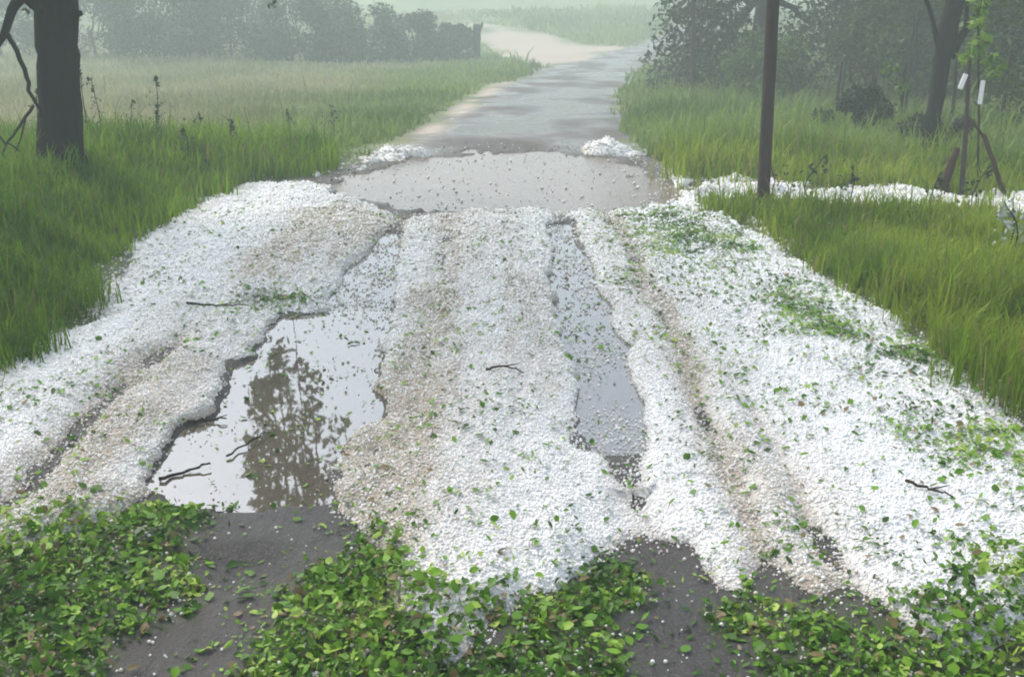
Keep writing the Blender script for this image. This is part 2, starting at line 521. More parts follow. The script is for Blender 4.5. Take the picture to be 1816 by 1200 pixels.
def m_grass():
    m, nt, b, o = new_mat('grass')
    col = attr(nt, 'col', True)
    nt.links.new(col, b.inputs['Base Color']); b.inputs['Roughness'].default_value = .6
    b.inputs['Specular IOR Level'].default_value = .12
    t = nt.nodes.new('ShaderNodeBsdfTranslucent'); nt.links.new(col, t.inputs[0])
    mx = nt.nodes.new('ShaderNodeMixShader'); mx.inputs[0].default_value = .35
    nt.links.new(b.outputs[0], mx.inputs[1]); nt.links.new(t.outputs[0], mx.inputs[2])
    nt.links.new(mx.outputs[0], o.inputs['Surface'])
    return m

def m_bark(name, a, c, scale=14):
    m, nt, b, o = new_mat(name)
    n = nz(nt, scale, 6, .65, (1, 1, .25))
    nt.links.new(mixc(nt, n, a, c), b.inputs['Base Color'])
    b.inputs['Roughness'].default_value = .9
    b.inputs['Specular IOR Level'].default_value = .08
    bump(nt, b, n, .9, .03)
    return m

def m_plain(name, c, rough=.5):
    m, nt, b, o = new_mat(name)
    n = nz(nt, 25, 4)
    nt.links.new(mixc(nt, n, tuple(k * .85 for k in c), c), b.inputs['Base Color'])
    b.inputs['Roughness'].default_value = rough
    return m

M_GROUND, M_HAIL, M_STONE = m_ground(), m_hail(), m_stone()
M_PUDDLE = m_water('puddle_water', (.115, .095, .07), .02, .03, 3.3)
M_SLUSH = m_water('slush_water', (.13, .125, .12), .08, .25, 2.0)
M_FORD = m_water('muddy_water', (.15, .115, .09), .22, .6, 1.33)
M_FALLEN = m_leafy('fallen_leaf', [(0, (.03, .08, .008)), (.35, (.08, .19, .012)), (.7, (.17, .32, .022)), (.93, (.34, .44, .08)), (1, (.2, .15, .07))], .15, .42)
M_CROWN = m_leafy('tree_leaf', [(0, (.02, .042, .012)), (.6, (.05, .09, .022)), (1, (.1, .15, .035))], .3)
M_CROWN_GREEN = m_leafy('pale_leaf', [(0, (.045, .085, .02)), (.6, (.09, .16, .035)), (1, (.17, .25, .06))], .35)
M_CROWN_DARK = m_leafy('dark_leaf', [(0, (.012, .026, .014)), (.6, (.028, .05, .026)), (1, (.055, .085, .04))], .2)
M_SAP = m_leafy('sapling_leaf', [(0, (.08, .16, .02)), (1, (.22, .36, .05))], .4)
M_GRASS = m_grass()
M_BARK = m_bark('bark', (.004, .004, .004), (.018, .017, .016))
M_BARK2 = m_bark('grey_bark', (.012, .012, .013), (.045, .042, .042))
M_POLE = m_bark('pole_wood', (.03, .022, .022), (.095, .07, .068), 20)
M_POST = m_bark('post_wood', (.02, .017, .015), (.07, .058, .05), 25)
M_RUST = m_bark('rusty_wood', (.035, .022, .018), (.1, .06, .045), 25)
M_WHITE = m_plain('white_plastic', (.8, .8, .8), .4)
M_TWIG = m_bark('twig', (.02, .017, .014), (.07, .055, .04), 40)

# ------------------------------------------------------------------ ground
def spread(a, b, s0, s1, growth):
    out = [a]; s = s0
    while out[-1] < b:
        out.append(out[-1] + s); s = min(s * growth, s1)
    return out

xr_ = spread(3.2, 150, .05, 8, 1.07)
xl_ = [-v for v in spread(3.2, 150, .05, 8, 1.07)][::-1]
gx = np.array(xl_[:-1] + list(np.arange(-3.2, 3.2, .04)) + xr_)
gy = np.array(list(np.arange(-40, 2, 3.5)) + spread(2.2, 310, .04, 5, 1.012))

def ground_attr(X, Y):
    le = np.interp(Y, LE[:, 0], LE[:, 1]); re = np.interp(Y, RE[:, 0], RE[:, 1])
    e = .25 * fbm(X, Y, .8, 71, 4) * np.clip(Y / 12, .6, 2)
    on = sst(-.2, .15, X - le + e) * sst(-.2, .15, re - X + e)
    tr = sst(1.2, .7, polydist(X, Y, TRACK) + .4 * fbm(X, Y, .7, 75, 3))
    pth = sst(.7, .2, polydist(X, Y, [(4.75, 10.2), (4.95, 12.5), (6.5, 15)]) + .2 * fbm(X, Y, .6, 76, 3))
    mud = np.clip(np.maximum(np.maximum(on, tr), pth), 0, 1)
    jn = sst(-1.0, 1.0, sdf(X, Y, JUNCTION) + 1.2 * fbm(X, Y, 3, 77, 3)) * sst(40, 50, Y)
    sh = gs(X - le + .1, .28) * sst(15, 17, Y) * (1 - sst(30, 45, Y)) * sst(-.7, .1, fbm(X, Y, 1.6, 78, 3))
    near = sst(8, 3, Y) * .0
    tan = np.clip(np.maximum(jn * (1 - on * .9), sh), 0, 1)
    wet = np.clip(on * (.75 + .3 * sst(13, 20, Y)) + tr * .4, 0, 1)
    return {'cover': ('FLOAT_COLOR', np.stack([mud, tan, wet, np.ones_like(mud)], -1)), 'mush': ('FLOAT', mat_zone(X, Y) * (Y > 1.5))}

ground = obj('ground', grid_mesh('ground', gx, gy, H, None, ground_attr), M_GROUND)
props(ground, 'muddy rutted lane through grass banks, field and rising hillside', 'ground', kind='structure')

# ------------------------------------------------------------------ water
WATER = [('puddle', M_PUDDLE, 'broad brown puddle reflecting white sky and branches'),
         ('puddle', M_SLUSH, 'long bluish water in the wheel track right of the hail ridge'),
         ('puddle', M_SLUSH, 'slushy water with floating hail in the wheel track above the broad puddle'),
         ('stream', M_FORD, 'muddy brown water running across the lane beyond the hail')]
for i, (nm, mt, lb) in enumerate(WATER):
    P, lv, rag = POOLS[i]
    xs = np.arange(min(p[0] for p in P) - .25, max(p[0] for p in P) + .25, .03)
    ys = np.arange(min(p[1] for p in P) - .25, max(p[1] for p in P) + .25, .04)
    me = grid_mesh(nm, xs, ys, lambda X, Y: np.full(X.shape, lv), lambda X, Y, i=i: pool_d(i, X, Y) > -.015)
    props(obj(nm, me, mt), lb, 'water', kind='structure')

# ------------------------------------------------------------------ hail
def hail_sheet(name, xs, ys, label):
    def zf(X, Y):
        t, m = T(X, Y)
        return H(X, Y) + np.maximum(t, -.03)
    def at(X, Y):
        t, m = T(X, Y)
        return {'mud': ('FLOAT', m)}
    me = grid_mesh(name, xs, ys, zf, lambda X, Y: T(X, Y)[0] > -.004, at)
    return props(obj(name, me, M_HAIL), label, 'hail', kind='stuff')

hail_sheet('hail_drift', np.arange(-3.5, 2.75, .02), np.array(spread(2.6, 12.6, .016, .035, 1.004)),
           'white and mud stained hail drifted in long ridges over the lane')
hail_sheet('hail_drift', np.arange(-3.7, 2.6, .04), np.arange(12.6, 25, .05), 'broken white hail drifts left beside the lane beyond the muddy water')
hail_sheet('hail_drift', np.arange(1.75, 12, .04), np.arange(8.2, 12.6, .04), 'thin broken hail lying along the grassy side track')
hail_sheet('hail_drift', np.arange(4.2, 6.3, .05), np.arange(17.3, 19.3, .05), 'small white hail patch in the grass by the fence stakes')

def stones():
    r = np.random.default_rng(3)
    X, Y, S = [], [], []
    n = 900000
    x = r.uniform(-3.6, 2.8, n); y = 2.6 * np.exp(r.uniform(0, math.log(16 / 2.6), n))   # density falls as 1/y
    t, m = T(x, y)
    size = np.clip(r.lognormal(math.log(.0045), .34, n), .0025, .0085) * np.clip(y / 5.5, .9, 2.0)
    pr = np.where(t > 0, .56, .0)
    thin = (t <= 0) & (t > -.05)
    pr = np.where(thin, .3 * np.exp(t / .012) + .05 * np.exp(t / .035), pr)
    # stray stones lying in the grass edge and on the mud
    le = np.interp(y, LE[:, 0], LE[:, 1]); re = np.interp(y, RE[:, 0], RE[:, 1])
    pr = np.where(t <= -.05, .006 + .05 * mat_zone(x, y) + .012 * gs(x - le, .4) + .02 * gs(x - re, .3), pr)
    pr = np.where((pool_d(1, x, y) > 0) | (pool_d(2, x, y) > 0), np.maximum(pr, .07 * np.clip(1 + 1.4 * fbm(x, y, .25, 140, 3), 0, 2.5)), pr)
    pr = pr * np.clip(y / 4.0, .75, 1) * np.where(y > 7, (7 / y) ** 1.2, 1)
    k = r.uniform(0, 1, n) < pr
    x, y, t, m, size = x[k], y[k], t[k], m[k], size[k]
    z = surf(x, y) + size * r.uniform(-.1, .75, len(x))
    # side track
    n2 = 16000
    x2 = r.uniform(1.6, 8, n2); y2 = r.uniform(8.8, 12, n2)
    t2, m2 = T(x2, y2)
    k2 = (t2 > -.006) & (x2 > np.interp(y2, RE[:, 0], RE[:, 1]))
    x2, y2, t2, m2 = x2[k2], y2[k2], t2[k2], m2[k2]
    s2 = r.lognormal(math.log(.011), .3, len(x2))
    z2 = surf(x2, y2) + s2 * .5
    P = np.vstack([np.stack([x, y, z], 1), np.stack([x2, y2, z2], 1)])
    S = np.concatenate([size, s2]); m = np.clip(np.concatenate([m, m2]) * .8, 0, 1)
    m = np.where(r.uniform(0, 1, len(m)) < .25, m * .3, m)
    me = mesh_np('hailstones', P, np.zeros((0, 3), np.int32),
                 {'size': ('FLOAT', S), 'mud': ('FLOAT', m), 'tint': ('FLOAT', r.uniform(0, 1, len(S)))})
    o = obj('hailstones', me, M_STONE)
    ng = bpy.data.node_groups.new('hailstones', 'GeometryNodeTree')
    ng.interface.new_socket('Geometry', in_out='INPUT', socket_type='NodeSocketGeometry')
    ng.interface.new_socket('Geometry', in_out='OUTPUT', socket_type='NodeSocketGeometry')
    gi = ng.nodes.new('NodeGroupInput'); go = ng.nodes.new('NodeGroupOutput')
    ico = ng.nodes.new('GeometryNodeMeshIcoSphere'); ico.inputs['Radius'].default_value = 1; ico.inputs['Subdivisions'].default_value = 2
    sm = ng.nodes.new('GeometryNodeSetShadeSmooth')
    sp = ng.nodes.new('GeometryNodeInputPosition')
    nt_ = ng.nodes.new('ShaderNodeTexNoise'); nt_.inputs['Scale'].default_value = 1.1
    off = ng.nodes.new('ShaderNodeVectorMath'); off.operation = 'SCALE'; off.inputs['Scale'].default_value = .35
    sub = ng.nodes.new('ShaderNodeVectorMath'); sub.operation = 'SUBTRACT'; sub.inputs[1].default_value = (.5, .5, .5)
    setp = ng.nodes.new('GeometryNodeSetPosition')
    mt = ng.nodes.new('GeometryNodeSetMaterial'); mt.inputs['Material'].default_value = M_STONE
    iop = ng.nodes.new('GeometryNodeInstanceOnPoints')
    na = ng.nodes.new('GeometryNodeInputNamedAttribute'); na.data_type = 'FLOAT'; na.inputs['Name'].default_value = 'size'
    rv = ng.nodes.new('FunctionNodeRandomValue'); rv.data_type = 'FLOAT_VECTOR'
    rv.inputs[0].default_value = (0, 0, 0); rv.inputs[1].default_value = (6.28, 6.28, 6.28)
    L = ng.links.new
    L(sp.outputs[0], nt_.inputs['Vector'])
    L(nt_.outputs['Color'], sub.inputs[0]); L(sub.outputs[0], off.inputs[0]); L(off.outputs[0], setp.inputs['Offset'])
    L(ico.outputs['Mesh'], setp.inputs['Geometry']); L(setp.outputs[0], sm.inputs[0]); L(sm.outputs[0], mt.inputs[0])
    L(gi.outputs[0], iop.inputs['Points']); L(mt.outputs[0], iop.inputs['Instance'])
    L(na.outputs['Attribute'], iop.inputs['Scale']); L(rv.outputs[0], iop.inputs['Rotation'])
    L(iop.outputs[0], go.inputs[0])
    md = o.modifiers.new('hailstones', 'NODES'); md.node_group = ng
    props(o, 'loose white hailstones strewn over the drifts, ruts and grass edges', 'hailstones', kind='stuff')
    print('hailstones', len(P))
stones()

# instance attributes are read per instancer in the shader
for n in M_STONE.node_tree.nodes:
    if n.bl_idname == 'ShaderNodeAttribute': n.attribute_type = 'INSTANCER'

# ------------------------------------------------------------------ grass
def grass(name, label, n, r0, r1, a0, a1, test, hfun, cfun, seed, wmul=1.0):
    r = np.random.default_rng(seed)
    ang = r.uniform(math.radians(a0), math.radians(a1), n)
    rad = r0 * np.exp(r.uniform(0, math.log(r1 / r0), n))
    x, y = rad * np.sin(ang), rad * np.cos(ang)
    p = test(x, y)
    k = r.uniform(0, 1, n) < p
    x, y, rad = x[k], y[k], rad[k]
    n = len(x)
    z = surf(x, y) if r1 < 14 else np.where(y < 26, surf(x, y), H(x, y))
    h = hfun(x, y) * r.lognormal(0, .32, n)
    w = np.maximum(.0035, .00062 * rad) * r.uniform(.7, 1.4, n) * wmul
    az = r.uniform(0, 2 * math.pi, n)
    d = np.stack([np.cos(az), np.sin(az), np.zeros(n)], 1)
    s = np.stack([-np.sin(az), np.cos(az), np.zeros(n)], 1)
    lean = r.uniform(.08, .75, n) * h
    b = np.stack([x, y, z - .01], 1)
    up = np.array([0, 0, 1.0])
    v0 = b - s * w[:, None]; v1 = b + s * w[:, None]
    mid = b + up * (h * .62)[:, None] + d * (lean * .35)[:, None]
    v2 = mid - s * (w * .75)[:, None]; v3 = mid + s * (w * .75)[:, None]
    v4 = b + up * (h * r.uniform(.75, 1, n))[:, None] + d * lean[:, None]
    V = np.stack([v0, v1, v2, v3, v4], 1).reshape(-1, 3)
    F = (np.array([(0, 1, 3), (0, 3, 2), (2, 3, 4)])[None] + (np.arange(n) * 5)[:, None, None]).reshape(-1, 3)
    c = cfun(x, y, r)
    C = np.ones((n, 5, 4)); C[:, :, :3] = c[:, None]
    o = obj(name, mesh_np(name, V, F, {'col': ('FLOAT_COLOR', C.reshape(-1, 4))}), M_GRASS)
    print(name, n)
    return props(o, label, 'grass', kind='stuff')

def lerp3(t, a, b):
    return np.asarray(a)[None] * (1 - t)[:, None] + np.asarray(b)[None] * t[:, None]

def road_out(x, y):
    le = np.interp(y, LE[:, 0], LE[:, 1]); re = np.interp(y, RE[:, 0], RE[:, 1])
    return np.maximum(le - x, x - re)

def t_bank(x, y):
    d = road_out(x, y) + .22 * fbm(x, y, .5, 81, 4)
    p = sst(-.05, .3, d)
    tr = polydist(x, y, TRACK)
    p = p * np.where((x > 1.4), sst(.75, 1.15, tr + .25 * fbm(x, y, .6, 83, 3)) * .97 + .03, 1)
    jn = sdf(x, y, JUNCTION)
    le = np.interp(y, LE[:, 0], LE[:, 1])
    p = p * np.where((y > 14.5) & (y < 36) & (x < 0), sst(.3, .7, le - x), 1)
    return p * np.where((jn > -.5) & (y > 45), 0, 1)

def c_left(x, y, r):
    t = np.clip(.5 + .45 * fbm(x, y, .5, 85, 3) + r.normal(0, .25, len(x)), 0, 1)
    c = lerp3(t, (.055, .14, .006), (.21, .34, .016))
    dry = (r.uniform(0, 1, len(x)) < .07)
    c[dry] = (.2, .18, .07)
    return c

def c_right(x, y, r):
    t = np.clip(.5 + .5 * fbm(x, y, .6, 88, 3) + r.normal(0, .22, len(x)), 0, 1)
    c = lerp3(t, (.1, .185, .008), (.3, .39, .03))
    c[r.uniform(0, 1, len(x)) < .08] = (.27, .23, .09)
    return c

def c_field(x, y, r):
    t = np.clip(.5 + .6 * fbm(x, y, 3.5, 90, 3) + r.normal(0, .2, len(x)), 0, 1)
    g = lerp3(t, (.09, .165, .025), (.22, .3, .07))
    dry = lerp3(t, (.22, .23, .1), (.38, .36, .2))
    f = np.clip(sst(3.5, 9, np.abs(x - .04 * y)) * sst(13, 20, y) * np.where(x < 0, 1, .35) + .25 * fbm(x, y, 5, 93, 2), 0, 1)
    return g * (1 - f)[:, None] + dry * f[:, None]

grass('grass', 'lush green grass on the bank under the dark trunk', 130000, 4.6, 14.5, -42, -9,
      lambda x, y: t_bank(x, y) * (x < 0), lambda x, y: .13 + .07 * np.clip(fbm(x, y, .7, 95, 3) + .3, 0, 1) + .1 * sst(9, 13, y), c_left, 101)
grass('grass', 'bright yellow green grass on the bank below the brown pole', 150000, 4.0, 14.0, 7, 42,
      lambda x, y: t_bank(x, y) * (x > 0), lambda x, y: .16 + .1 * np.clip(fbm(x, y, .7, 97, 3) + .3, 0, 1) - .09 * sst(6.5, 9, y) + .18 * sst(10.8, 12.5, y), c_right, 102)
grass('grass', 'tall pale grass of the misty field and verges beyond the muddy water', 190000, 13.5, 95, -40, 40,
      t_bank, lambda x, y: np.where(x > 0, .36, .19) * (1 + .4 * fbm(x, y, 2.5, 99, 2)) * np.where(y > 40, 1.2, 1) * (.5 + .5 * sst(0, 1.2, road_out(x, y))), c_field, 103, 1.25)

# ------------------------------------------------------------------ fallen leaves
def leaf_density(x, y):
    le = np.interp(y, LE[:, 0], LE[:, 1]); re = np.interp(y, RE[:, 0], RE[:, 1])
    on = sst(-.3, .1, x - le) * sst(-.3, .1, re - x)
    cl = np.clip(fbm(x, y, .35, 120, 3) + .1, 0, 1.2)
    d = 150 + 450 * cl
    d = d + 5500 * gs(x - 1.35, .5) * gs(y - 8.6, 1.7) * (.35 + cl)
    d = d + 6000 * gs(x - re + .12, .36) * sst(7.4, 6.0, y) * (.2 + 1.3 * cl) 
    d = d + 260 * gs(x - 1.75, .45) * gs(y - 5.9, .6) * cl
    d = d + 4200 * gs(x + 1.45, .25) * gs(y - 6.75, .28) * (.3 + cl)
    d = d + 160 * gs(x - le - .3, .35) * (.2 + cl) + 260 * gs(x + 1.9, .25) * gs(y - 4.2, .35) * cl
    d = d + 200 * gs(y - 13.9, .4) * (gs(x - 1.3, .4) + .5 * gs(x + 1.6, .5))
    d = d + 1500 * sst(4.0, 3.3, y) * (.25 + cl) * (1 - .75 * gs(x + 1.05, .26)) * (1 - .6 * gs(x - .55, .2))
    d = d + 260 * gs(x + .55, .2) * gs(y - 3.9, .5)
    return d * on * np.where(y > 10, .35, 1) * (1 - .9 * sst(0, .1, pool_d(3, x, y))) * (1 - .65 * sst(-.02, .08, pool_d(0, x, y))) * (1 - .5 * sst(-.02, .05, np.maximum(pool_d(1, x, y), pool_d(2, x, y))))

def put_leaves():

    r = np.random.default_rng(77)
    # loose leaves
    n = 500000
    x = r.uniform(-3, 2.6, n); y = r.uniform(2.4, 15, n)
    area = 5.6 * 12.6
    k = r.uniform(0, 1, n) < leaf_density(x, y) * area / n
    x, y = x[k], y[k]
    s = np.clip(r.lognormal(math.log(.021), .45, len(x)), .009, .045)
    z = surf(x, y) + .004 + s * .12 + .0075 * (T(x, y)[0] > -.004)
    # mats
    n = 46000
    mx = r.uniform(-2.6, 2.6, n); my = r.uniform(2.2, 3.9, n)
    mz_ = mat_zone(mx, my)
    k = r.uniform(0, 1, n) < mz_ * (.85 + .5 * fbm(mx, my, .12, 112, 2))
    mx, my, mz_ = mx[k], my[k], mz_[k]
    ms = np.clip(r.lognormal(math.log(.0235), .5, len(mx)), .01, .05)
    lay = r.uniform(0, 1, len(mx))
    mz = surf(mx, my) + .004 + .006 * (T(mx, my)[0] > -.004) + lay * (.018 + .035 * np.clip(fbm(mx, my, .25, 130, 3) + .4, 0, 1.2)) * mz_
    X = np.concatenate([x, mx]); Y = np.concatenate([y, my]); Z = np.concatenate([z, mz]); S = np.concatenate([s, ms])
    top = np.concatenate([np.ones(len(x)), lay]); ismat = np.concatenate([np.zeros(len(x), bool), np.ones(len(mx), bool)])
    tint = np.clip(r.beta(2, 2.2, len(X)) * np.where(ismat, 1, .8) + .38 * fbm(X, Y, .28, 133, 3), 0, .93)
    tint = np.where(r.uniform(0, 1, len(X)) < .05 + .12 * np.clip(fbm(X, Y, .2, 135, 2), 0, 1), 1.0, tint)
    vis = (np.abs(X) < Y * .46 + .03) & (Y > 2.78)
    score = S / Y * vis * (top > .55)
    chosen = np.zeros(len(X), bool)
    for grp, cnt in ((ismat, 190), (~ismat, 110)):
        idx = np.where(grp)[0]
        chosen[idx[np.argsort(-score[idx])[:cnt]]] = True
    rest = ~chosen
    V, F, tn = leaves(np.stack([X, Y, Z], 1)[rest & ~ismat], S[rest & ~ismat], r, .35, 'leaf', tint[rest & ~ismat])
    o = obj('leaf_litter', mesh_np('leaf_litter', V, F, {'tint': ('FLOAT', tn)}), M_FALLEN)
    props(o, 'small torn green leaf scraps strewn over hail, mud and water', 'leaf litter', kind='stuff')
    V, F, tn = leaves(np.stack([X, Y, Z], 1)[rest & ismat], S[rest & ismat], r, .65, 'leaf', tint[rest & ismat], 1.15)
    o = obj('leaf_litter', mesh_np('leaf_litter', V, F, {'tint': ('FLOAT', tn)}), M_FALLEN)
    props(o, 'thick mats of torn green leaves washed together across the foreground ruts', 'leaf litter', kind='stuff')
    # the largest ones singly, from a dozen leaf shapes
    shapes = []
    for q in range(14):
        V, F, tn = leaves(np.zeros((1, 3)), 1.0, r, .12, 'leaf', np.array([.08 + .06 * q if q < 13 else 1.0]))
        me = mesh_np('fallen_leaf', V, F, {'tint': ('FLOAT', tn)}); me.materials.append(M_FALLEN); shapes.append(me)
    for i in np.where(chosen)[0]:
        o = obj('fallen_leaf', shapes[int(r.integers(0, 14))])
        o.location = (X[i], Y[i], Z[i] + .004)
        o.rotation_euler = (r.normal(0, .3), r.normal(0, .3), r.uniform(0, 6.28))
        o.scale = (S[i],) * 3
        on_hail = T(np.array([X[i]]), np.array([Y[i]]))[0][0] > 0
        if ismat[i]:
            props(o, 'torn green leaf on top of the thick leaf mats', 'leaf', 'leaves on top of the leaf mats')
        elif on_hail:
            props(o, 'single green leaf lying loose on the white hail', 'leaf', 'leaves lying on the hail')
        else:
            props(o, 'single green leaf lying loose on the wet mud', 'leaf', 'leaves lying on the wet mud')
    print('leaves', len(X))
put_leaves()

# ------------------------------------------------------------------ twigs
def twig(pts, rad, label):
    pts = [(x, y, float(surf(np.array([x]), np.array([y]))[0]) + .012 + dz) for x, y, dz in pts]
    b = Bag(); P = smooth_path(pts, 12, .004, len(pts))
    b.tube(P, np.linspace(rad, rad * .4, 12), 6)
    m = P[5]; b.tube([m, m + (P[8] - m) * .8 + np.array([.05, .03, .015])], [rad * .6, rad * .25], 5)
    root = P[0].copy()
    o = obj('twig', b.mesh('twig'), M_TWIG)
    props(o, label, 'twig')
twig([(-1.45, 4.12, 0), (-1.36, 4.2, 0), (-1.27, 4.25, .01)], .008, 'short bent twig lying across the near left corner of the puddle')
twig([(-1.5, 4.72, 0), (-1.42, 4.76, 0), (-1.33, 4.76, .01)], .008, 'dark twig floating by the left shore of the puddle')
twig([(-1.23, 4.35, 0), (-1.16, 4.5, .01), (-1.11, 4.62, 0)], .005, 'thin straight twig floating in the dark reflection of the puddle')
twig([(-2.0, 6.5, .01), (-1.8, 6.48, .015), (-1.62, 6.5, .01)], .008, 'long twig lying flat on the hail above the puddle')
twig([(-.13, 5.17, .01), (-.05, 5.2, .015), (.06, 5.17, .01)], .007, 'small brown twig lying across the central hail ridge')
twig([(1.55, 3.95, .01), (1.62, 3.87, .012), (1.68, 3.8, .01)], .007, 'short dark twig lying on the clean white hail')

# ------------------------------------------------------------------ trees
def crown_cloud(centres, n_each, spread_, size, r, droop=0.0, squash=.8):
    P = []
    for c in centres:
        d = r.normal(0, 1, (n_each, 3)); d /= np.linalg.norm(d, axis=1)[:, None]
        d *= (r.uniform(0, 1, n_each) ** .45)[:, None]
        d[:, 2] *= squash
        if droop: d[:, 2] -= droop * r.uniform(0, 1, n_each) ** 2
        P.append(np.asarray(c) + d * spread_)
    P = np.vstack(P)
    V, F, tn = leaves(P, r.lognormal(math.log(size), .25, len(P)), r, .7, 'card')
    return V, F, tn

def make_crown(parts, name, mat, parent):
    vs, fs, ts, n = [], [], [], 0
    for V, F, tn in parts:
        vs.append(V); fs.append(F + n); ts.append(tn); n += len(V)
    loc = np.array(parent.location)
    me = mesh_np(name, np.vstack(vs) - loc, np.vstack(fs), {'tint': ('FLOAT', np.concatenate(ts))}, False)
    return obj(name, me, mat, parent)

def part_tube(name, pts, rad, mat, parent, sides=10, n=14, jit=0.0, seed=1):
    P = smooth_path(pts, n, jit, seed) - np.array(parent.location)
    R = np.interp(np.linspace(0, 1, n), np.linspace(0, 1, len(rad)), rad)
    b = Bag(); b.tube(P, R, sides)
    return obj(name, b.mesh(name), mat, parent)

def g(x, y):
    return float(H(np.array([x]), np.array([y]))[0])

# --- the dark tree on the left bank
r = np.random.default_rng(21)
zt = g(-4.12, 10)
lt = empty('tree', (-4.12, 10, zt), 'dark thick trunked tree on the grassy bank with a bare forked branch', 'tree')
part_tube('trunk', [(-4.12, 10, zt - .12), (-4.1, 10, zt + .12), (-4.05, 10, .94), (-4.0, 10, 1.38), (-3.98, 10, 1.75), (-4.02, 10.05, 2.2), (-4.0, 10.2, 3.0)],
          [.30, .215, .185, .18, .19, .22, .2], M_BARK, lt, 14, 26, .008, 3)
part_tube('limb', [(-3.95, 10, 1.9), (-3.95, 10.3, 3.0), (-3.7, 11.1, 4.7), (-3.2, 12.2, 5.3), (-2.9, 13, 4.9), (-2.6, 14, 4.9)], [.12, .1, .07, .05, .035, .015], M_BARK, lt)
part_tube('limb', [(-4.0, 10, 1.75), (-4.15, 9.85, 1.9), (-4.7, 9.6, 2.6), (-5.6, 9.3, 3.8), (-6.2, 9.2, 5.2)], [.12, .11, .08, .05, .02], M_BARK, lt)
part_tube('limb', [(-4.0, 10.2, 2.8), (-4.4, 10.6, 4), (-4.3, 11, 5.6), (-4.6, 11.5, 7.5)], [.17, .12, .08, .02], M_BARK, lt)
part_tube('limb', [(-4.0, 10.1, 2.6), (-3.4, 9.8, 3.8), (-2.8, 9.9, 5.3), (-2.5, 10.2, 6.8)], [.12, .09, .06, .02], M_BARK, lt)
part_tube('stub', [(-3.88, 9.95, 1.67), (-3.80, 9.93, 1.68), (-3.73, 9.92, 1.70)], [.045, .032, .022], M_BARK, lt, 8, 5)
br = part_tube('branch', [(-4.0, 9.9, 1.92), (-4.12, 9.82, 1.87), (-4.26, 9.8, 1.75), (-4.37, 9.8, 1.53), (-4.5, 9.8, 1.36)], [.05, .05, .045, .035, .02], M_BARK, lt, 8)
part_tube('branch', [(-4.36, 9.8, 1.54), (-4.3, 9.8, 1.43), (-4.23, 9.8, 1.2), (-4.2, 9.8, 1.01), (-4.15, 9.81, .82)], [.024, .022, .02, .016, .012], M_BARK, lt, 7, 14, .006)
part_tube('branch', [(-4.2, 9.8, .92), (-4.3, 9.79, .79), (-4.4, 9.8, .68), (-4.5, 9.8, .55), (-4.51, 9.8, .36)], [.016, .015, .013, .01, .006], M_BARK, lt, 6, 12, .006)
part_tube('branch', [(-4.28, 9.8, .82), (-4.33, 9.78, .66), (-4.42, 9.8, .5)], [.009, .007, .004], M_BARK, lt, 5, 8, .004)
part_tube('branch', [(-4.49, 9.8, .57), (-4.55, 9.82, .66), (-4.64, 9.8, .72)], [.009, .007, .004], M_BARK, lt, 5, 8, .004)
part_tube('branch', [(-4.48, 9.8, .6), (-4.4, 9.85, .52), (-4.34, 9.86, .4)], [.008, .006, .003], M_BARK, lt, 5, 8, .004)
cen = []
for q in range(70):
    d = r.normal(0, 1, 3); d /= np.linalg.norm(d)
    c = np.array([-4.2, 10.6, 6.3]) + d * np.array([2.7, 2.7, 2.2]) * r.uniform(.45, 1)
    if c[2] > 3.9: cen.append(c)
parts = [crown_cloud(cen, 230, .62, .1, r)]
# the drooping spray that hangs over the lane edge
for sx, sy, z0, z1 in ((-2.95, 13.0, 4.7, 2.35), (-3.05, 13.0, 4.7, 2.5), (-2.85, 13.1, 4.7, 2.6), (-3.2, 13.0, 4.7, 3.7), (-2.7, 13, 4.7, 3.7), (-3.3, 13.1, 4.7, 3.2), (-2.55, 13.0, 4.6, 2.75), (-2.15, 13.1, 4.6, 3.4), (-3.15, 12.8, 4.5, 2.7), (-2.72, 13.0, 4.5, 3.3)):
    zs = np.arange(z1, z0, .19)
    cc = [(sx + .1 * math.sin(7 * zz + sx) + r.normal(0, .07), sy + r.normal(0, .1), zz) for zz in zs]
    parts.append(crown_cloud(cc, 16, .15, .15, r))
    part_tube('branch', [(sx, sy, z0), (sx + .05, sy, (z0 + z1) / 2), (sx, sy, z1)], [.02, .014, .006], M_BARK, lt, 5, 8, .01)
part_tube('branch', [(-2.6, 13, 4.6), (-2.66, 13, 3.2), (-2.69, 13, 2.2), (-2.7, 13, 1.8)], [.014, .01, .006, .003], M_BARK, lt, 5, 10, .01)
parts.append(crown_cloud([(-2.7, 13, 1.80), (-2.68, 13, 1.92), (-2.72, 13, 1.73)], 8, .055, .075, r))
parts.append(crown_cloud([(-4.3, 10.1, 1.9), (-4.2, 10.0, 1.78)], 14, .1, .07, r))
make_crown(parts, 'crown', M_CROWN, lt)

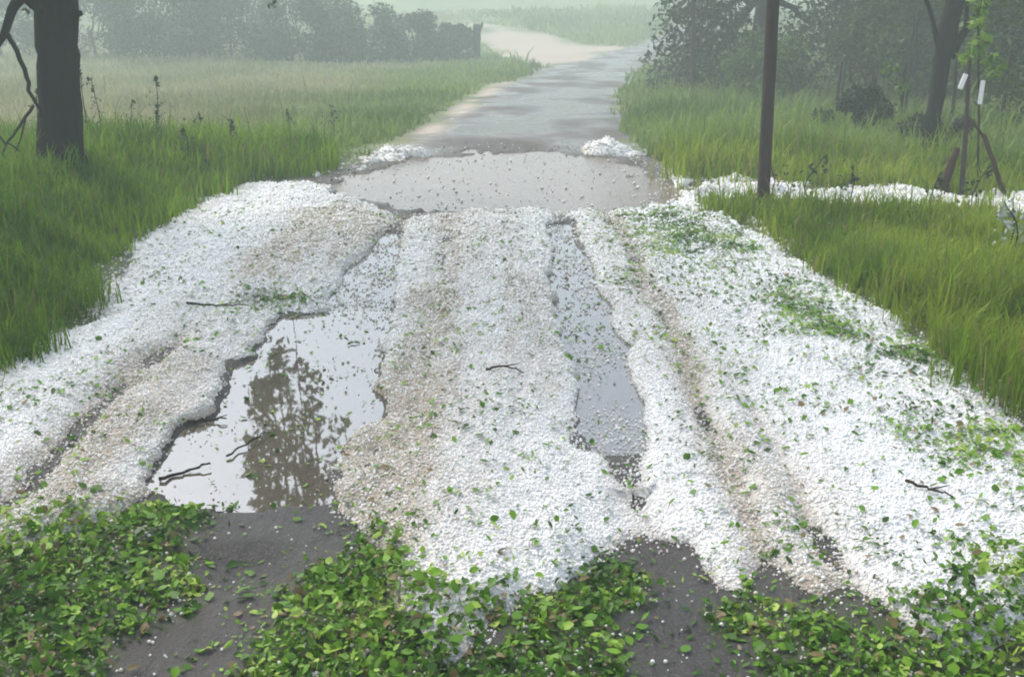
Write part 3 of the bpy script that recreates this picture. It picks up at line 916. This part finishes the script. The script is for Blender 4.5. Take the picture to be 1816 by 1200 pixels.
# --- the forked tree behind the side track
zt = g(5.09, 13.4)
rt = empty('tree', (5.09, 13.4, zt), 'grey forked leaning tree behind the fence post with white tags', 'tree')
part_tube('trunk', [(5.06, 13.4, zt - .1), (5.07, 13.4, .1), (5.08, 13.4, .48), (5.09, 13.4, .94), (5.13, 13.4, 1.39), (5.17, 13.4, 1.77), (5.2, 13.4, 2.5), (5.3, 13.5, 4.2)],
          [.13, .095, .088, .098, .115, .108, .1, .06], M_BARK2, rt, 12, 24, .008, 5)
part_tube('limb', [(5.03, 13.38, 1.25), (4.96, 13.36, 1.42), (4.88, 13.36, 1.65), (4.75, 13.36, 1.95), (4.5, 13.4, 3)], [.036, .03, .025, .024, .015], M_BARK2, rt, 8)
part_tube('limb', [(5.18, 13.38, 1.12), (5.3, 13.36, 1.4), (5.54, 13.36, 1.77), (5.8, 13.4, 2.15), (6.3, 13.5, 3.2)], [.055, .046, .038, .032, .02], M_BARK2, rt, 8)
part_tube('branch', [(5.32, 13.36, 1.43), (5.3, 13.36, 1.8), (5.32, 13.4, 2.6)], [.028, .025, .015], M_BARK2, rt, 7, 8)
cen = [np.array([5.3, 13.6, 4.7]) + d / np.linalg.norm(d) * np.array([1.8, 1.8, 1.3]) * r.uniform(.4, 1) for d in r.normal(0, 1, (34, 3))]
make_crown([crown_cloud(cen, 200, .5, .09, r), crown_cloud([(5.45, 13.5, 1.35), (4.75, 13.7, .75), (4.65, 13.8, .95)], 60, .17, .06, r)], 'crown', M_CROWN_GREEN, rt)

# --- trees and shrubs in the mist
def mist_tree(x, y, h, rad, label, mat, seed, group=None, low=.1, n=26, each=150, size=.16, droop=.3, cat='tree', trunk=.14):
    r = np.random.default_rng(seed)
    z = g(x, y)
    t = empty('tree' if cat == 'tree' else 'shrub', (x, y, z), label, cat, group)
    top = np.array([x + r.normal(0, .2), y, z + h * .8])
    part_tube('trunk', [(x, y, z - .15), (x + r.normal(0, .1), y, z + h * .3), tuple(top)], [trunk, trunk * .7, trunk * .2], M_BARK2, t, 8, 10, .02, seed)
    cc = []
    for q in range(n):
        u = r.uniform(low, 1) ; a = r.uniform(0, 6.28)
        prof = math.sqrt(max(0, 1 - ((u - .45) / .58) ** 2))
        rr = rad * prof * r.uniform(.35, 1) ** .6
        cc.append((x + rr * math.cos(a), y + rr * math.sin(a), z + h * u * r.uniform(.92, 1.03)))
    for q in range(5):
        c = cc[(q * 3) % n]
        m = np.array([x, y, z + h * .3])
        part_tube('limb', [tuple(m), tuple((m + np.array(c)) / 2 + np.array([0, 0, .15])), c], [trunk * .5, trunk * .3, trunk * .1], M_BARK2, t, 6, 8, .02, q)
    make_crown([crown_cloud(cc, int(each * 2.2), rad * .36, size * .95, r, droop)], 'crown', mat, t)
    return t

G1 = 'shrubs along the far edge of the field'
for k, (x, y, h, rad) in enumerate([(-22.5, 50, 3.4, 2.3), (-19, 52, 3.2, 2.2), (-15.8, 50, 3.6, 2.4), (-12.6, 51, 3.3, 2.2), (-9.7, 50, 2.9, 2.0), (-7.0, 52, 2.6, 1.9), (-4.6, 54, 2.1, 1.6), (-2.9, 56, 1.7, 1.1), (-17, 57, 4.4, 2.8), (-11, 58, 4.0, 2.7)]):
    lb = ['rounded hazy shrub at the field edge, seventh from the broken stump', 'rounded hazy shrub at the field edge, sixth from the broken stump',
          'rounded hazy shrub at the field edge, fifth from the broken stump', 'rounded hazy shrub at the field edge, fourth from the broken stump',
          'rounded hazy shrub at the field edge, third from the broken stump', 'rounded hazy shrub at the field edge, second from the broken stump',
          'low hazy shrub at the field edge near the broken stump', 'smallest hazy shrub right beside the broken stump',
          'tallest hazy shrub rising behind the row at the field edge', 'tall hazy shrub behind the third and fourth shrubs from the stump'][k]
    mist_tree(x, y, h, rad, lb, M_CROWN_DARK, 300 + k, G1, .02, 24, 150, .2, .3, 'shrub', .08)
mist_tree(6.5, 30, 8.5, 3.4, 'big dark drooping tree beside the road behind the thin far pole', M_CROWN_DARK, 320, None, .07, 60, 190, .17, .9, 'tree', .28)
mist_tree(9.8, 28, 7.5, 2.8, 'dark blue green tree next to the big drooping tree', M_CROWN_DARK, 321, None, .05, 46, 160, .16, .5, 'tree', .22)
mist_tree(11.2, 25, 6.5, 2.6, 'mid green leafy tree behind the row of fence stakes', M_CROWN, 322, None, .1, 44, 170, .14, .3, 'tree', .2)
mist_tree(8.4, 24, 2.6, 1.5, 'low mid green thicket under the dark trees', M_CROWN, 323, None, .02, 24, 160, .13, .2, 'shrub', .07)
mist_tree(6.1, 25.5, 1.7, 1.2, 'small pale green shrub in the verge by the thin far pole', M_CROWN_GREEN, 324, None, .02, 18, 140, .12, .2, 'shrub', .05)
mist_tree(9.3, 18.5, 5.2, 2.0, 'dense green tree behind the forked grey tree', M_CROWN, 325, None, .06, 40, 180, .12, .3, 'tree', .16)
mist_tree(8.2, 15.2, 2.1, 1.2, 'leafy dark green bush behind the diagonal brace', M_CROWN, 326, None, .03, 26, 170, .09, .2, 'shrub', .06)
mist_tree(5.0, 16.2, .75, .5, 'low blue grey bush left of the forked tree foot', M_CROWN_DARK, 327, None, .03, 14, 130, .07, .2, 'shrub', .03)
mist_tree(5.55, 14.6, .6, .4, 'low dark bush at the foot of the forked tree', M_CROWN_DARK, 328, None, .03, 12, 120, .06, .2, 'shrub', .03)
for k, (x, y, h) in enumerate([(15, 42, 8), (19, 38, 8), (24, 46, 9), (13, 34, 7)]):
    mist_tree(x, y, h, 3.2, 'tall hazy background tree behind the right hand thicket', M_CROWN_DARK, 340 + k, 'background trees behind the thicket', .05, 36, 130, .22, .4)

# stump by the junction
zt = g(-1.85, 58)
st = empty('tree_stump', (-1.85, 58, zt), 'dark broken tree stump by the pale dirt turning', 'stump')
part_tube('trunk', [(-1.85, 58, zt - .1), (-1.85, 58, zt + .4), (-1.8, 58, zt + 1.1), (-1.75, 58, zt + 1.75)], [.34, .24, .2, .24], M_BARK, st, 9, 10, .03)
part_tube('branch', [(-1.8, 58, zt + 1.3), (-1.55, 58, zt + 1.7), (-1.5, 58, zt + 1.9)], [.12, .08, .04], M_BARK, st, 6, 6)

# ------------------------------------------------------------------ poles, fence
def pole(name, base, top, r0, r1, label, mat):
    z = g(base[0], base[1])
    o = empty(name, (base[0], base[1], z), label, 'pole')
    part_tube('shaft', [(base[0], base[1], z - .2), tuple((np.array((base[0], base[1], z)) + np.array(top)) / 2), top], [r0, (r0 + r1) / 2, r1], mat, o, 16, 12)
    b = Bag(); loc = np.array(o.location)
    t = np.array(top) - loc
    b.tube([t, t + [0, 0, .03], t + [0, 0, .05]], [r1 * 1.15, r1 * 1.1, r1 * .4], 16)
    obj('cap', b.mesh('cap'), mat, o)
    return o
pole('utility_pole', (2.22, 9.6), (2.13, 9.62, 4.6), .056, .05, 'slim dark brown pole in the grass beside the hail', M_POLE)
pole('utility_pole', (4.28, 26.5), (4.05, 26.5, 5.0), .06, .05, 'thin hazy far pole in front of the drooping tree', M_POLE)

def rounded_box(name, c, s, mat, parent, rot=0.0, tilt=0.0):
    """small bevelled block"""
    import bmesh
    bm = bmesh.new(); bmesh.ops.create_cube(bm, size=1)
    bmesh.ops.scale(bm, vec=s, verts=bm.verts)
    bmesh.ops.bevel(bm, geom=bm.edges[:], offset=min(s) * .25, segments=2, affect='EDGES')
    me = bpy.data.meshes.new(name); bm.to_mesh(me); bm.free()
    o = obj(name, me, mat, parent)
    o.location = np.array(c) - np.array(parent.location) if parent else c
    o.rotation_euler = (0, tilt, rot)
    return o

zp = g(4.55, 11)
fp = empty('fence_post', (4.55, 11, zp), 'dark wooden fence post with a white tag and a leaning brace', 'post')
part_tube('shaft', [(4.55, 11, zp - .15), (4.5, 11, .57), (4.45, 11, 1.24)], [.027, .024, .02], M_POLE, fp, 10, 10, .003)
rounded_box('tag', (4.405, 10.98, 1.035), (.05, .02, .15), M_WHITE, fp, .2, .32)
part_tube('brace', [(4.99, 11, -.12), (4.83, 11, .22), (4.68, 11, .52)], [.026, .024, .022], M_RUST, fp, 8, 8, .004)
part_tube('brace', [(4.68, 11, .5), (4.58, 11, .62), (4.5, 11, .66)], [.015, .014, .012], M_RUST, fp, 6, 6, .003)
zs_ = g(4.37, 11.05)
sb = empty('broken_stake', (4.42, 11.1, zs_), 'short reddish broken stake leaning on the dark fence post', 'stake')
part_tube('shaft', [(4.38, 11.1, zs_ - .06), (4.42, 11.08, .15), (4.46, 11.06, .38)], [.05, .045, .03], M_RUST, sb, 8, 8, .008)
for k, (x, y, hh) in enumerate([(5.45, 16.9, 1.0), (5.85, 16.8, 1.15), (5.75, 19.8, 1.1), (5.98, 19.9, 1.15), (6.55, 18.6, 1.3), (6.35, 21.6, 1.1), (6.9, 17.5, 1.3), (7.3, 16.6, 1.25)]):
    z = g(x, y)
    o = empty('fence_stake', (x, y, z), 'thin grey wooden stake in the grass before the dark thicket', 'stake', 'thin fence stakes before the thicket')
    part_tube('shaft', [(x, y, z - .1), (x + .01, y, z + hh * .5), (x + .03 * (k % 3 - 1), y, z + hh)], [.03, .028, .024], M_POST, o, 7, 7, .004, k)
    b = Bag(); b.tube([(.0, 0, hh - .16), (.02, -.03, hh - .16)], [.016, .016], 6); obj('staple', b.mesh('staple'), M_RUST, o)

# sapling with a white tag
z = g(4.92, 11.5)
sp = empty('sapling', (4.92, 11.5, z), 'young sapling with bright green leaves and a white tag on it', 'sapling')
part_tube('stem', [(4.92, 11.5, z - .05), (4.84, 11.5, .5), (4.76, 11.5, 1.1), (4.70, 11.5, 1.65), (4.7, 11.5, 2.1)], [.014, .012, .01, .007, .003], M_TWIG, sp, 7, 14, .004)
r = np.random.default_rng(9)
make_crown([crown_cloud([(4.70, 11.5, 1.6), (4.72, 11.45, 1.4), (4.68, 11.5, 1.75), (4.66, 11.5, 1.25), (4.95, 11.5, 1.1), (4.88, 11.5, 1.2), (4.72, 11.5, 1.95)], 26, .11, .11, r, .5)], 'crown', M_SAP, sp)
part_tube('branch', [(4.76, 11.5, 1.05), (4.85, 11.5, 1.15), (4.97, 11.5, 1.12)], [.006, .005, .003], M_TWIG, sp, 5, 6)
rounded_box('tag', (4.80, 11.46, .89), (.045, .02, .24), M_WHITE, sp, .1, .02)

# ------------------------------------------------------------------ weeds
def weed(x, y, h, seed, label, group, mat=None, head=True):
    r = np.random.default_rng(seed); z = g(x, y)
    o = empty('weed', (x, y, z), label, 'weed', group)
    tip = (x + r.normal(0, .05), y, z + h)
    part_tube('stem', [(x, y, z - .03), (x + r.normal(0, .02), y, z + h * .5), tip], [.007, .006, .003], M_BARK2, o, 5, 8, .004, seed)
    P = np.array([(x + r.normal(0, .04 + .05 * (1 - u)), y + r.normal(0, .04), z + h * u) for u in r.uniform(.1, .8, 26)])
    if head:
        P = np.vstack([P, [(tip[0] + r.normal(0, .012), tip[1], tip[2] - r.uniform(0, .16)) for _ in range(14)]])
    make_crown([leaves(P, r.uniform(.03, .08, len(P)), r, .8, 'card')], 'leaves', mat or M_CROWN_DARK, o)
for k, (x, y, h) in enumerate([(-4.79, 12.6, .95), (-4.6, 12.4, .8), (-4.3, 12.6, .55), (-4.05, 12.7, .85), (-3.9, 12.2, .5), (-3.42, 11.5, .52), (-3.7, 12.9, .45), (-5.2, 12.2, .7), (-3.15, 12.6, .42), (-2.9, 14.5, .5), (-2.6, 16.2, .55)]):
    weed(x, y, h, 400 + k, 'tall thin dark weed in the grass right of the dark trunk', 'tall weeds beside the dark trunk')
for k, (x, y, h) in enumerate([(2.62, 9.7, .5), (3.05, 9.9, .42), (3.6, 9.3, .4), (3.95, 9.35, .45), (2.45, 10.3, .45)]):
    weed(x, y, h, 430 + k, 'thin dark weed standing before the hail on the side track', 'weeds before the side track')
for k, (x, y, h) in enumerate([(3.62, 7.75, .42), (3.75, 7.6, .36), (3.68, 7.95, .4)]):
    weed(x, y, h, 450 + k, 'pale grey leaved weed in the grass near the side track', 'pale weeds in the grass bank', m_leafy('pale_weed', [(0, (.2, .25, .2)), (1, (.5, .52, .48))], .2) if k == 0 else bpy.data.materials['pale_weed'])

# ------------------------------------------------------------------ haze
import bmesh
bm = bmesh.new(); bmesh.ops.create_cube(bm, size=1)
hm = bpy.data.meshes.new('haze'); bm.to_mesh(hm); bm.free()
haze = bpy.data.objects.new('haze', hm); COL.objects.link(haze)
haze.scale = (360, 400, 24); haze.location = (0, 140, 8)
mat = bpy.data.materials.new('haze'); mat.use_nodes = True
nt = mat.node_tree; nt.nodes.clear()
out = nt.nodes.new('ShaderNodeOutputMaterial'); pv = nt.nodes.new('ShaderNodeVolumePrincipled')
pv.inputs['Color'].default_value = (.84, .96, .91, 1); pv.inputs['Density'].default_value = .0078; pv.inputs['Anisotropy'].default_value = .15
nt.links.new(pv.outputs[0], out.inputs['Volume'])
hm.materials.append(mat)
props(haze, 'pale mist hanging over the field and far road', 'mist', kind='stuff')
